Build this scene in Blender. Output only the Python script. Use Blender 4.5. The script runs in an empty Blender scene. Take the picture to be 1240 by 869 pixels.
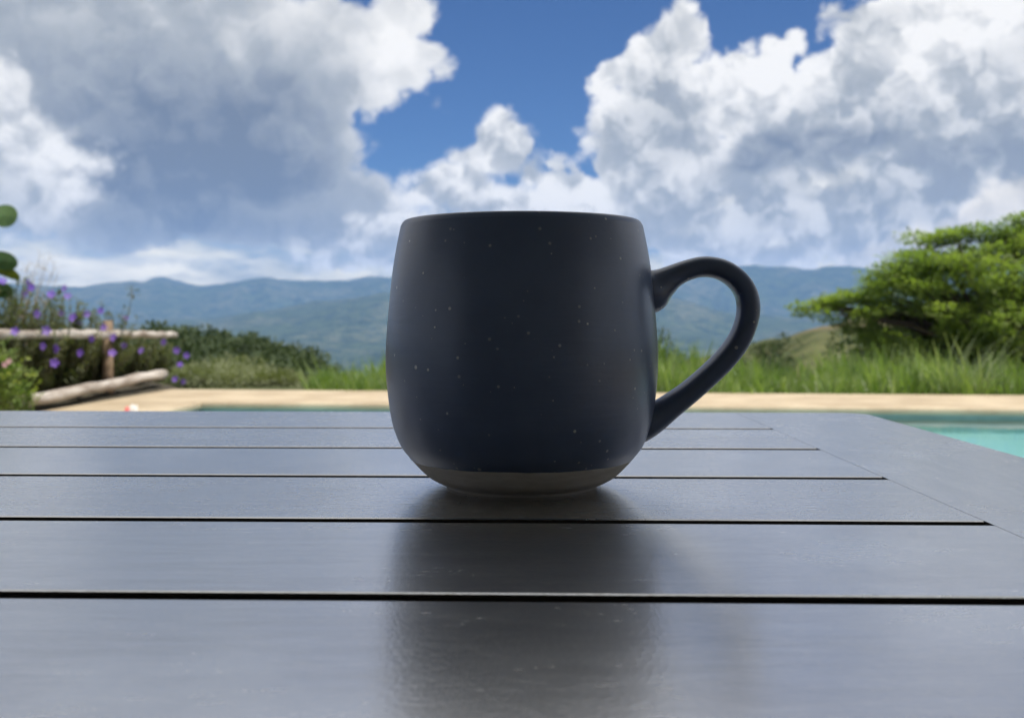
import bpy, bmesh, math, random
from math import radians, sin, cos, pi, atan, atan2, sqrt, hypot
from mathutils import Vector, Matrix, noise as mnoise

random.seed(7)
scene = bpy.context.scene
col = scene.collection

# ------------------------------------------------------------------ camera
F = 1300.0            # focal length in photograph pixels (photo 1240 px wide)
CAM_Z = 0.808         # eye height above the pool deck, 58 mm above the table top
HOR = 380.0           # photograph row of the horizon
cam_data = bpy.data.cameras.new('camera')
cam = bpy.data.objects.new('camera', cam_data); col.objects.link(cam)
cam.location = (0, 0, CAM_Z); cam.rotation_euler = (radians(90), 0, 0)
cam_data.sensor_width = 36.0
cam_data.lens = 36.0 * F / 1240.0
cam_data.shift_y = -(434.5 - HOR) / 1240.0
cam_data.clip_start = 0.01; cam_data.clip_end = 60000
cam_data.dof.use_dof = True
cam_data.dof.focus_distance = 0.335
cam_data.dof.aperture_fstop = 27.0
cam_data.dof.aperture_blades = 0
scene.camera = cam

SUN_AZ, SUN_EL = radians(116), radians(62)      # azimuth to the right of straight ahead (+Y)
sun_data = bpy.data.lights.new('sun', 'SUN')
sun_data.energy = 4.6; sun_data.angle = radians(0.53); sun_data.color = (1.0, 0.95, 0.87)
sun = bpy.data.objects.new('sun', sun_data); col.objects.link(sun)
sd = Vector((sin(SUN_AZ) * cos(SUN_EL), cos(SUN_AZ) * cos(SUN_EL), sin(SUN_EL)))
sun.rotation_euler = sd.to_track_quat('Z', 'Y').to_euler()
sun.location = (0, 0, 30)

vs = scene.view_settings
vs.view_transform = 'Standard'; vs.look = 'None'; vs.gamma = 1.0; vs.use_curve_mapping = False
vs.exposure = 0.25
cy = scene.cycles
cy.use_denoising = True
cy.use_adaptive_sampling = True; cy.adaptive_threshold = 0.02; cy.adaptive_min_samples = 16
cy.max_bounces = 8; cy.diffuse_bounces = 3; cy.glossy_bounces = 4; cy.transmission_bounces = 4
cy.transparent_max_bounces = 24; cy.volume_bounces = 1
cy.caustics_reflective = False; cy.caustics_refractive = False
cy.sample_clamp_indirect = 8.0

# ------------------------------------------------------------------ node helpers
class X:
    """A float socket with arithmetic: every operator adds a Math node."""
    def __init__(s, nt, sock): s.nt = nt; s.s = sock
    def m(s, op, *a, clamp=False):
        n = s.nt.nodes.new('ShaderNodeMath'); n.operation = op; n.use_clamp = clamp
        for i, v in enumerate((s,) + a):
            if isinstance(v, X): s.nt.links.new(v.s, n.inputs[i])
            else: n.inputs[i].default_value = v
        return X(s.nt, n.outputs[0])
    def __add__(s, o): return s.m('ADD', o)
    __radd__ = __add__
    def __sub__(s, o): return s.m('SUBTRACT', o)
    def __rsub__(s, o): return (s.m('MULTIPLY', -1.0)).m('ADD', o)
    def __mul__(s, o): return s.m('MULTIPLY', o)
    __rmul__ = __mul__
    def __truediv__(s, o): return s.m('DIVIDE', o)
    def max(s, o): return s.m('MAXIMUM', o)
    def min(s, o): return s.m('MINIMUM', o)
    def smax(s, o, d): return s.m('SMOOTH_MAX', o, d)
    def clamp(s): return s.m('ADD', 0.0, clamp=True)
    def step(s, a, b):                       # smoothstep from a to b
        n = s.nt.nodes.new('ShaderNodeMapRange'); n.interpolation_type = 'SMOOTHSTEP'
        s.nt.links.new(s.s, n.inputs['Value'])
        n.inputs['From Min'].default_value = a; n.inputs['From Max'].default_value = b
        return X(s.nt, n.outputs['Result'])
    def lin(s, a, b, c=0.0, d=1.0):
        n = s.nt.nodes.new('ShaderNodeMapRange'); n.clamp = True
        s.nt.links.new(s.s, n.inputs['Value'])
        for k, v in zip(('From Min', 'From Max', 'To Min', 'To Max'), (a, b, c, d)): n.inputs[k].default_value = v
        return X(s.nt, n.outputs['Result'])

def vmath(nt, op, a, b=None, c=None, scale=None):
    n = nt.nodes.new('ShaderNodeVectorMath'); n.operation = op
    for i, v in enumerate((a, b, c)):
        if v is None: continue
        if hasattr(v, 'is_output'): nt.links.new(v, n.inputs[i])
        else: n.inputs[i].default_value = v
    if scale is not None: n.inputs['Scale'].default_value = scale
    return n.outputs['Value'] if op in ('LENGTH', 'DOT_PRODUCT', 'DISTANCE') else n.outputs['Vector']

def mixcol(nt, fac, a, b, mode='MIX'):
    n = nt.nodes.new('ShaderNodeMix'); n.data_type = 'RGBA'; n.blend_type = mode
    for sock, v in ((n.inputs[0], fac), (n.inputs[6], a), (n.inputs[7], b)):
        if isinstance(v, X): nt.links.new(v.s, sock)
        elif hasattr(v, 'is_output'): nt.links.new(v, sock)
        elif isinstance(v, (int, float)): sock.default_value = v
        else: sock.default_value = (*v[:3], 1.0)
    return n.outputs[2]

def noise_tex(nt, vec, scale, detail=4, rough=0.5, dist=0.0):
    n = nt.nodes.new('ShaderNodeTexNoise')
    if vec is not None: nt.links.new(vec, n.inputs['Vector'])
    n.inputs['Scale'].default_value = scale; n.inputs['Detail'].default_value = detail
    n.inputs['Roughness'].default_value = rough; n.inputs['Distortion'].default_value = dist
    return n
def nfac(nt, vec, scale, detail=4, rough=0.5, dist=0.0): return X(nt, noise_tex(nt, vec, scale, detail, rough, dist).outputs['Fac'])
def voro(nt, vec, scale, rnd=1.0, feat='F1', out='Distance'):
    n = nt.nodes.new('ShaderNodeTexVoronoi'); n.feature = feat
    nt.links.new(vec, n.inputs['Vector']); n.inputs['Scale'].default_value = scale; n.inputs['Randomness'].default_value = rnd
    return n.outputs[out]

# ------------------------------------------------------------------ sky: Nishita blue with cumulus laid over it by direction
world = bpy.data.worlds.new('World'); scene.world = world; world.use_nodes = True
nt = world.node_tree; nt.nodes.clear()
w_out = nt.nodes.new('ShaderNodeOutputWorld'); w_bg = nt.nodes.new('ShaderNodeBackground')
w_bg.inputs['Strength'].default_value = 0.09
nt.links.new(w_bg.outputs[0], w_out.inputs['Surface'])
sky = nt.nodes.new('ShaderNodeTexSky'); sky.sky_type = 'NISHITA'; sky.sun_disc = False
sky.sun_elevation = SUN_EL; sky.sun_rotation = SUN_AZ
sky.altitude = 900; sky.air_density = 1.0; sky.dust_density = 0.3; sky.ozone_density = 3.0

tc = nt.nodes.new('ShaderNodeTexCoord'); D3 = tc.outputs['Generated']
sp = nt.nodes.new('ShaderNodeSeparateXYZ'); nt.links.new(D3, sp.inputs[0])
dx, dy, dz = (X(nt, sp.outputs[i]) for i in range(3))
az = dx.m('ARCTAN2', dy); el = dz.m('ARCSINE')
U0 = az * 13.0; V0 = el * 13.0                  # 1 unit = 4.4 degrees
P3 = vmath(nt, 'SCALE', D3, scale=13.0)

# domain warp: big lazy swirls plus fine tearing of the edges
wn = noise_tex(nt, P3, 0.55, 3, 0.5)
wv = vmath(nt, 'SUBTRACT', wn.outputs['Color'], (0.5, 0.5, 0.5))
fn = noise_tex(nt, P3, 2.4, 7, 0.58)
fv = vmath(nt, 'SUBTRACT', fn.outputs['Color'], (0.5, 0.5, 0.5))
wsum = vmath(nt, 'ADD', vmath(nt, 'SCALE', wv, scale=0.6), vmath(nt, 'SCALE', fv, scale=0.36))
cb = nt.nodes.new('ShaderNodeCombineXYZ'); nt.links.new(U0.s, cb.inputs[0]); nt.links.new(V0.s, cb.inputs[1])
UV = vmath(nt, 'ADD', cb.outputs[0], wsum)       # warped (azimuth, elevation)
PW = vmath(nt, 'ADD', P3, vmath(nt, 'SCALE', fv, scale=0.5))

def puff(vec):                                  # cauliflower billows: rounded cells of three sizes
    a = X(nt, voro(nt, vec, 1.3)); b = X(nt, voro(nt, vec, 3.4)); c = X(nt, voro(nt, vec, 8.5))
    return (0.30 - a * a) * 0.60 + (0.30 - b * b) * 0.32 + (0.30 - c * c) * 0.13
B = puff(PW)
SUNV = (0.07, -0.02, 0.24)
B2 = puff(vmath(nt, 'ADD', PW, SUNV))
relief = (B - B2).step(-0.26, 0.26) - 0.5       # > 0 where a billow faces the sun
fine = X(nt, fn.outputs['Fac']) - 0.5
big = X(nt, wn.outputs['Fac']) - 0.5
mid = nfac(nt, PW, 1.0, 4, 0.55) - 0.5          # broad light and shade inside the masses
# flattened noise for the far banks just above the ridge
SV = vmath(nt, 'MULTIPLY', D3, (13.0, 13.0, 46.0))
flat_n = noise_tex(nt, SV, 0.75, 5, 0.55)
flat = X(nt, flat_n.outputs['Fac']) - 0.5

def uvpx(x, y):
    return atan((x - 620) / F) * 13.0, atan((HOR - y) / hypot(F, x - 620)) * 13.0

def ell(x, y, rx, ry, rot=0.0, vec=None):        # signed distance-like field of an ellipse, about 100 px units
    u, v = uvpx(x, y)
    src = UV if vec is None else vec
    if rot:
        m = nt.nodes.new('ShaderNodeVectorRotate'); m.rotation_type = 'Z_AXIS'
        nt.links.new(src, m.inputs['Vector']); m.inputs['Center'].default_value = (u, v, 0); m.inputs['Angle'].default_value = -radians(rot)
        src = m.outputs[0]
    sx, sy = 100.0 / rx, 100.0 / ry
    d = vmath(nt, 'MULTIPLY_ADD', src, (sx, sy, 0.0), (-u * sx, -v * sy, 0.0))
    return (1.0 - X(nt, vmath(nt, 'LENGTH', d))) * (min(rx, ry) / 100.0)

def union(lst, k=0.15, vec=None):
    f = None
    for e in lst:
        g = ell(*e, vec=vec); f = g if f is None else f.smax(g, k)
    return f

CL_DARK = (1.75, 2.15, 2.85); CL_MID = (4.5, 4.8, 5.1); CL_WHITE = (9.8, 9.65, 9.4)
def cloud_colour(S):
    c = mixcol(nt, S.lin(0.0, 0.5), CL_DARK, CL_MID)
    return mixcol(nt, S.lin(0.5, 1.0), c, CL_WHITE)

skyc = mixcol(nt, 1.0, sky.outputs[0], (0.33, 0.505, 0.765), 'MULTIPLY')
def layer(result, D, S, soft=0.18, opac=1.0, boost=None):
    a = D.step(0.0, soft)
    if opac != 1.0: a = a * opac
    c = cloud_colour(S.clamp())
    if boost: c = mixcol(nt, 1.0, c, boost, 'MULTIPLY')
    return mixcol(nt, a, result, c)
def rim(D, w): return (D.max(0.0) * (-1.0 / w)).m('EXPONENT')
def tint(S, lst, vec=None):
    for e, k in lst: S = S + ell(*e, vec=vec).max(0.0) * k
    return S

# unseen clouds over the rest of the sky, whitened to brighten the table
gen = nfac(nt, P3, 0.16, 5, 0.55) - 0.40
gfine = nfac(nt, P3, 1.2, 4, 0.6) - 0.5
Dg = gen * 7.0 + gfine * 0.9 + V0.lin(0.0, 14.0, 0.25, -0.1)
generic = layer(skyc, Dg, 0.96 + rim(Dg, 0.35) * 0.1 - Dg.max(0.0).min(1.6) * 0.1 + gfine * 0.5, 0.3, boost=None)

# low pale bank above the ridge
Dh = (1.05 - V0) * 0.8 + flat * 1.2 + 0.1
Sh = tint(0.60 + flat * 2.2 + fine * 0.2 + big * 0.2, (((175, 324, 150, 14), 1.6), ((205, 331, 60, 9), 4.0), ((460, 325, 80, 14), 2.0), ((900, 318, 90, 12), 1.5), ((100, 306, 160, 14), 0.8)))
result = layer(skyc, Dh, Sh, 0.6, boost=(1.46, 1.34, 1.04))

# right-hand mass
RM = [(738, 104, 30, 30), (800, 100, 56, 64), (836, 50, 32, 40), (815, 70, 40, 50), (790, 185, 90, 80), (900, 115, 76, 58), (948, 66, 34, 28), (1045, 135, 105, 85),
      (1095, 40, 100, 42), (1215, 40, 110, 65), (1130, 200, 260, 120), (900, 260, 280, 70), (690, 215, 44, 30)]
Dr = union(RM, 0.10) + B * 0.40
Sr = tint(0.60 + relief * 0.48 + rim(Dr, 0.15) * 0.48 + fine * 0.16 + mid * 0.36,
    (((925, 95, 90, 60), 0.55), ((835, 50, 60, 40), 0.35), ((740, 105, 40, 35), 0.4), ((800, 150, 70, 60), -0.35), ((1120, 50, 130, 26, 18), 1.3),
     ((1215, 18, 70, 30), 1.0), ((1080, 200, 240, 70), -0.25), ((1150, 280, 160, 60), -0.25), ((1060, 20, 70, 30), -0.5), ((860, 240, 160, 40), -0.2)))
result = layer(result, Dr, Sr, 0.11)
# grey scud in front of it
Dd = union([(940, 190, 74, 30, 6), (1035, 176, 80, 22, 10), (1000, 165, 56, 20, 10)], 0.1) * 1.2 + B * 0.25
result = layer(result, Dd, 0.12 + relief * 0.25 + mid * 0.35 + rim(Dd, 0.1) * 0.12, 0.22, 0.95)
# puffs low on the right
Dp = union([(835, 280, 44, 16, 18), (945, 296, 56, 12, 8), (1005, 222, 44, 20, 14), (900, 244, 60, 14, 8), (910, 318, 60, 10)], 0.06) * 1.4 + B * 0.26
result = layer(result, Dp, 0.86 + relief * 0.5 + fine * 0.2, 0.34, 0.9, (1.16, 1.12, 1.02))
Dq = union([(1185, 262, 90, 24, 18), (1250, 235, 60, 36), (1090, 304, 90, 20, 10), (1240, 310, 170, 50)], 0.1) + B * 0.28
result = layer(result, Dq, 0.54 + relief * 0.4 + rim(Dq, 0.14) * 0.5 + mid * 0.4, 0.14, boost=(1.12, 1.06, 0.97))

# left-hand mass with its dark heart
LM = [(205, 165, 225, 130), (430, 60, 95, 70), (482, 28, 62, 46), (520, 70, 44, 26), (466, 100, 28, 20), (375, 205, 62, 90), (120, 20, 240, 100), (280, 270, 300, 36), (430, 244, 60, 46)]
Dl = union(LM, 0.14) + B * 0.32
Sl = tint(0.36 + relief * 0.19 + rim(Dl, 0.14) * 0.52 + fine * 0.12 + mid * 0.45,
    (((260, 190, 250, 140), -0.34), ((250, 285, 300, 40), -0.55), ((480, 70, 100, 70), 0.75), ((380, 20, 220, 60), 0.55), ((480, 35, 60, 50), 0.4), ((100, 10, 120, 40), 0.45),
     ((285, 62, 24, 46, 25), 1.2), ((190, 30, 60, 20, -25), 0.9), ((460, 105, 30, 24), 0.8), ((430, 190, 90, 90), 0.2)))
result = layer(result, Dl, Sl, 0.13)

# middle cumulus in front of the gap
Dm = union([(606, 184, 46, 42), (566, 196, 34, 24), (642, 210, 36, 26), (520, 212, 34, 16), (606, 152, 22, 20), (648, 196, 26, 18), (545, 226, 76, 34), (500, 275, 76, 26), (600, 246, 100, 34), (690, 244, 60, 28), (560, 305, 200, 26), (420, 316, 90, 12)], 0.1) + B * 0.32
Sm = tint(0.66 + relief * 0.62 + rim(Dm, 0.15) * 0.32 + fine * 0.16 + mid * 0.36,
    (((580, 205, 60, 40), 0.6), ((690, 230, 50, 30), 0.5), ((500, 258, 70, 24), 0.4), ((540, 300, 200, 30), -0.5)))
result = layer(result, Dm, Sm, 0.14)

# bright cumulus at the far left
Db = union([(6, 105, 40, 50), (35, 160, 62, 44), (80, 190, 60, 26), (122, 190, 22, 16), (60, 225, 66, 34), (0, 240, 100, 50)], 0.14) + B * 0.28
Sb = tint(0.72 + relief * 0.4 + rim(Db, 0.2) * 0.28 + fine * 0.25, (((100, 195, 60, 40), 0.5), ((0, 230, 80, 60), -0.4), ((60, 270, 80, 30), -0.6)))
result = layer(result, Db, Sb, 0.2)

# torn wisps in the blue gap
Dw = union([(520, 124, 10, 14), (534, 136, 14, 5), (586, 9, 12, 5), (650, 185, 8, 18)], 0.04) * 1.6 + B * 0.2 - 0.02
result = layer(result, Dw, 0.72 + fine * 0.3, 0.3, 0.5)

# the detailed clouds ahead pass into the general cloud field beyond them
far = ((U0.m('ABSOLUTE') - 6.4).max(V0 - 4.2)).step(0.0, 1.6)
w_bg2 = nt.nodes.new('ShaderNodeBackground'); w_bg2.inputs['Strength'].default_value = 0.09
w_mix = nt.nodes.new('ShaderNodeMixShader'); nt.links.new(far.s, w_mix.inputs[0])
nt.links.new(result, w_bg.inputs['Color']); nt.links.new(generic, w_bg2.inputs['Color'])
nt.links.new(w_bg.outputs[0], w_mix.inputs[1]); nt.links.new(w_bg2.outputs[0], w_mix.inputs[2]); nt.links.new(w_mix.outputs[0], w_out.inputs['Surface'])
world.cycles.sampling_method = 'MANUAL'; world.cycles.sample_map_resolution = 256

# ------------------------------------------------------------------ helpers for objects
def put(o, parent=None, kind=None, label=None, cat=None, group=None):
    col.objects.link(o)
    if parent is not None: o.parent = parent
    if kind: o['kind'] = kind
    if label: o['label'] = label
    if cat: o['category'] = cat
    if group: o['group'] = group
    return o

def mk(name, verts, faces, mat, parent=None, smooth=False, **kw):
    me = bpy.data.meshes.new(name); me.from_pydata([tuple(v) for v in verts], [], faces); me.update()
    if smooth: me.polygons.foreach_set('use_smooth', [True] * len(me.polygons))
    if mat: me.materials.append(mat)
    return put(bpy.data.objects.new(name, me), parent, **kw)

def from_bm(name, bm, mat, parent=None, smooth=False, **kw):
    me = bpy.data.meshes.new(name); bm.to_mesh(me); bm.free()
    if smooth: me.polygons.foreach_set('use_smooth', [True] * len(me.polygons))
    if mat: me.materials.append(mat)
    return put(bpy.data.objects.new(name, me), parent, **kw)

def empty(name, loc=(0, 0, 0), rz=0.0, **kw):
    o = bpy.data.objects.new(name, None); o.location = loc; o.rotation_euler = (0, 0, rz); o.empty_display_size = 0.1
    return put(o, **kw)

def box_bm(x0, x1, y0, y1, z0, z1, bev=0.0, seg=2):
    bm = bmesh.new()
    bmesh.ops.create_cube(bm, size=1.0)
    for v in bm.verts:
        v.co = ((x0 + x1) / 2 + v.co.x * (x1 - x0), (y0 + y1) / 2 + v.co.y * (y1 - y0), (z0 + z1) / 2 + v.co.z * (z1 - z0))
    if bev: bmesh.ops.bevel(bm, geom=bm.edges[:], offset=bev, segments=seg, affect='EDGES', profile=0.5)
    return bm

def tube(pts, rads, n=8, cap=True):
    """A tapered tube through points; returns verts, faces."""
    V, Fc = [], []
    m = len(pts); pts = [Vector(p) for p in pts]
    for i, p in enumerate(pts):
        t = (pts[min(i + 1, m - 1)] - pts[max(i - 1, 0)]).normalized()
        a = t.orthogonal().normalized() if i == 0 else (a - t * a.dot(t)).normalized()
        b = t.cross(a)
        for k in range(n):
            an = 2 * pi * k / n
            V.append(p + (a * cos(an) + b * sin(an)) * rads[i])
    for i in range(m - 1):
        for k in range(n):
            k2 = (k + 1) % n
            Fc.append((i * n + k, i * n + k2, (i + 1) * n + k2, (i + 1) * n + k))
    if cap: Fc.append(tuple(range(n - 1, -1, -1))); Fc.append(tuple((m - 1) * n + k for k in range(n)))
    return V, Fc

def merge(lst):
    V, Fc = [], []
    for v, f in lst:
        o = len(V); V += v; Fc += [tuple(i + o for i in q) for q in f]
    return V, Fc

def at(px, py, Y):                       # a point at distance Y straight out that the photograph shows at (px, py)
    return Vector(((px - 620) / F * Y, Y, CAM_Z + (HOR - py) / F * Y))

# ------------------------------------------------------------------ materials
def mat_new(name):
    m = bpy.data.materials.new(name); m.use_nodes = True
    t = m.node_tree; bs = t.nodes['Principled BSDF']
    return m, t, bs
def geopos(t): return t.nodes.new('ShaderNodeNewGeometry').outputs['Position']
def objco(t): return t.nodes.new('ShaderNodeTexCoord').outputs['Object']
def setc(t, sock, v):
    if isinstance(v, X): t.links.new(v.s, sock)
    elif hasattr(v, 'is_output'): t.links.new(v, sock)
    elif isinstance(v, (int, float)): sock.default_value = v
    else: sock.default_value = (*v[:3], 1.0)
def bump(t, h, strength=0.3, dist=0.001):
    b = t.nodes.new('ShaderNodeBump'); b.inputs['Strength'].default_value = strength; b.inputs['Distance'].default_value = dist
    setc(t, b.inputs['Height'], h); return b.outputs[0]
def scaled(t, v, s): return vmath(t, 'MULTIPLY', v, s)

def simple(name, ca, cb_, scale, rough=0.7, bump_s=0.0, bump_d=0.003, detail=5, spec=0.4, stretch=(1, 1, 1)):
    m, t, bs = mat_new(name); p = scaled(t, geopos(t), stretch)
    n = nfac(t, p, scale, detail, 0.6)
    setc(t, bs.inputs['Base Color'], mixcol(t, n.step(0.3, 0.7), ca, cb_)); bs.inputs['Roughness'].default_value = rough
    bs.inputs['Specular IOR Level'].default_value = spec
    if bump_s: t.links.new(bump(t, n, bump_s, bump_d), bs.inputs['Normal'])
    return m

def leafmat(name, c1, c2, scale=1.2, trans=0.45, rough=0.5, tcol=None):
    m, t, bs = mat_new(name); p = geopos(t)
    n = nfac(t, p, scale, 3, 0.6); n2 = nfac(t, p, scale * 9, 1, 0.5)
    c = mixcol(t, (n * 0.6 + n2 * 0.4).step(0.35, 0.65), c1, c2)
    setc(t, bs.inputs['Base Color'], c); bs.inputs['Roughness'].default_value = rough
    bs.inputs['Specular IOR Level'].default_value = 0.3
    tr = t.nodes.new('ShaderNodeBsdfTranslucent'); setc(t, tr.inputs[0], mixcol(t, 1.0, c, tcol or (1.3, 1.5, 0.55), 'MULTIPLY'))
    mx = t.nodes.new('ShaderNodeMixShader'); mx.inputs[0].default_value = trans
    t.links.new(bs.outputs[0], mx.inputs[1]); t.links.new(tr.outputs[0], mx.inputs[2])
    t.links.new(mx.outputs[0], t.nodes['Material Output'].inputs[0])
    return m

M = {}
M['stone'] = simple('tan_stone', (0.34, 0.265, 0.175), (0.48, 0.395, 0.275), 1.7, 0.8, 0.25, 0.004)
M['bark'] = simple('bark', (0.07, 0.052, 0.04), (0.13, 0.10, 0.08), 9, 0.9, 0.6, 0.01)
M['log'] = simple('weathered_log', (0.19, 0.15, 0.12), (0.50, 0.46, 0.42), 9, 0.85, 0.6, 0.008, stretch=(1, 0.25, 1))
M['post'] = simple('post_wood', (0.16, 0.11, 0.075), (0.25, 0.18, 0.12), 14, 0.85, 0.6, 0.008)
M['soil'] = simple('soil', (0.035, 0.03, 0.02), (0.07, 0.06, 0.04), 6, 0.95, 0.8, 0.03)
M['grass'] = leafmat('grass_blade', (0.095, 0.165, 0.04), (0.23, 0.285, 0.11), 1.6, 0.48, 0.4)
M['grass_pale'] = leafmat('pale_grass_blade', (0.20, 0.26, 0.12), (0.36, 0.40, 0.24), 3.0, 0.4, 0.4)
M['tree'] = leafmat('tree_leaf', (0.135, 0.195, 0.06), (0.25, 0.30, 0.09), 0.5, 0.55)
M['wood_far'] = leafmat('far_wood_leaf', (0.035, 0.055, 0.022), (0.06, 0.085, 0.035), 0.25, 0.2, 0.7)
M['olive'] = leafmat('olive_leaf', (0.14, 0.16, 0.085), (0.22, 0.235, 0.135), 1.5, 0.3, 0.6)
M['bushleaf'] = leafmat('bush_leaf', (0.075, 0.09, 0.045), (0.15, 0.16, 0.085), 3.0, 0.35, 0.55)
M['lime'] = leafmat('light_green_leaf', (0.10, 0.16, 0.045), (0.22, 0.26, 0.09), 6.0, 0.4, 0.5)
M['round'] = leafmat('round_leaf', (0.075, 0.13, 0.05), (0.11, 0.18, 0.065), 5.0, 0.3, 0.4)
M['round_y'] = leafmat('round_leaf_yellow', (0.14, 0.18, 0.02), (0.20, 0.22, 0.03), 5.0, 0.35, 0.4)
M['petal'] = leafmat('violet_petal', (0.16, 0.07, 0.50), (0.26, 0.13, 0.62), 20, 0.3, 0.6, (1.1, 1.0, 1.2))
_t = M['petal'].node_tree                      # each bloom its own shade of violet
_oi = X(_t, _t.nodes.new('ShaderNodeObjectInfo').outputs['Random'])
_bs = _t.nodes['Principled BSDF']; _src = _bs.inputs['Base Color'].links[0].from_socket
setc(_t, _bs.inputs['Base Color'], mixcol(_t, _oi * 0.75, _src, (0.34, 0.22, 0.62)))
M['pink'] = leafmat('pink_petal', (0.62, 0.34, 0.38), (0.7, 0.45, 0.46), 20, 0.3, 0.6, (1.1, 1.0, 1.0))
M['stem'] = simple('stem', (0.07, 0.07, 0.035), (0.13, 0.11, 0.06), 30, 0.8)
M['dry'] = simple('dry_plume', (0.30, 0.24, 0.17), (0.42, 0.35, 0.26), 20, 0.8)
M['plaster'] = simple('pool_plaster', (0.36, 0.61, 0.69), (0.43, 0.68, 0.75), 2.0, 0.6)
M['tile_band'] = simple('waterline_tile', (0.30, 0.33, 0.31), (0.38, 0.41, 0.39), 6.0, 0.35)
M['roofwood'] = simple('porch_timber', (0.42, 0.39, 0.35), (0.5, 0.47, 0.43), 5, 0.75, stretch=(1, 6, 1))
M['render_wall'] = simple('wall_render', (0.58, 0.56, 0.52), (0.64, 0.61, 0.57), 3, 0.9)
M['red'] = simple('red_cloth', (0.55, 0.13, 0.12), (0.62, 0.18, 0.16), 30, 0.8)
M['white'] = simple('white_cloth', (0.60, 0.57, 0.54), (0.66, 0.64, 0.61), 30, 0.8)

def water_mat():
    m = bpy.data.materials.new('pool_water'); m.use_nodes = True; t = m.node_tree; t.nodes.clear()
    out = t.nodes.new('ShaderNodeOutputMaterial'); p = geopos(t)
    nb = bump(t, nfac(t, p, 1.6, 3, 0.5), 0.3, 0.02)
    fr = t.nodes.new('ShaderNodeFresnel'); fr.inputs['IOR'].default_value = 1.33; t.links.new(nb, fr.inputs['Normal'])
    tr = t.nodes.new('ShaderNodeBsdfTransparent'); tr.inputs[0].default_value = (0.80, 0.97, 0.97, 1)
    gl = t.nodes.new('ShaderNodeBsdfGlossy'); gl.inputs['Roughness'].default_value = 0.04; t.links.new(nb, gl.inputs['Normal'])
    mx = t.nodes.new('ShaderNodeMixShader'); t.links.new(fr.outputs[0], mx.inputs[0])
    t.links.new(tr.outputs[0], mx.inputs[1]); t.links.new(gl.outputs[0], mx.inputs[2]); t.links.new(mx.outputs[0], out.inputs[0])
    return m
M['water'] = water_mat()

def ground_mat():
    m, t, bs = mat_new('terrain'); p = geopos(t)
    a = nfac(t, p, 0.0022, 6, 0.62); b = nfac(t, p, 0.013, 4, 0.6); c = nfac(t, p, 0.35, 4, 0.6)
    b = b * 0.55 + nfac(t, p, 0.05, 3, 0.6) * 0.45
    forest = mixcol(t, b.step(0.42, 0.56), (0.016, 0.03, 0.014), (0.06, 0.085, 0.034))
    field = mixcol(t, b.step(0.4, 0.6), (0.055, 0.078, 0.04), (0.11, 0.115, 0.068))
    cc = mixcol(t, (a * 0.55 + b * 0.45).step(0.50, 0.58), forest, field)
    near = mixcol(t, c.step(0.35, 0.65), (0.045, 0.06, 0.022), (0.11, 0.115, 0.05))
    sp_ = t.nodes.new('ShaderNodeSeparateXYZ'); t.links.new(p, sp_.inputs[0])
    x, y = X(t, sp_.outputs[0]), X(t, sp_.outputs[1])
    bare = ((x - 27.0) / 8.0); bare = 1.0 - (bare * bare + ((y - 92.0) / 26.0).m('POWER', 2.0)).m('SQRT')
    near = mixcol(t, (bare + (c - 0.5) * 1.2).step(0.25, 0.85), near, (0.16, 0.125, 0.08))
    cc = mixcol(t, y.lin(160, 400), near, cc)
    setc(t, bs.inputs['Base Color'], cc); bs.inputs['Roughness'].default_value = 0.95; bs.inputs['Specular IOR Level'].default_value = 0.1
    return m
M['ground'] = ground_mat()

# ------------------------------------------------------------------ terrain: one sheet from the garden edge to the far ridge
def interp(tab, x):
    if x <= tab[0][0]: return tab[0][1]
    for (a, va), (b, vb) in zip(tab, tab[1:]):
        if x <= b:
            k = (x - a) / (b - a); k = k * k * (3 - 2 * k)
            return va + (vb - va) * k
    return tab[-1][1]
RIDGE = [(-700, 20), (-200, 30), (0, 32), (90, 33), (140, 34), (190, 40), (240, 34), (320, 39), (360, 35), (470, 41), (600, 44), (790, 51), (905, 54), (985, 49), (1050, 52), (1240, 47), (1500, 40), (2000, 30)]
MIDR = [(-400, -10), (100, -22), (250, -8), (320, 2), (470, 26), (560, 34), (650, 28), (800, 12), (900, -4), (1000, -10), (1240, 4), (1700, 15)]
CREST = [(-500, -20), (0, -40), (150, -49), (230, -46), (300, -55), (350, -68), (400, -88), (430, -106), (500, -118), (700, -95), (790, -72), (850, -58), (890, -44), (940, -31), (1000, -14), (1035, -7), (1100, 2), (1400, 12)]
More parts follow.
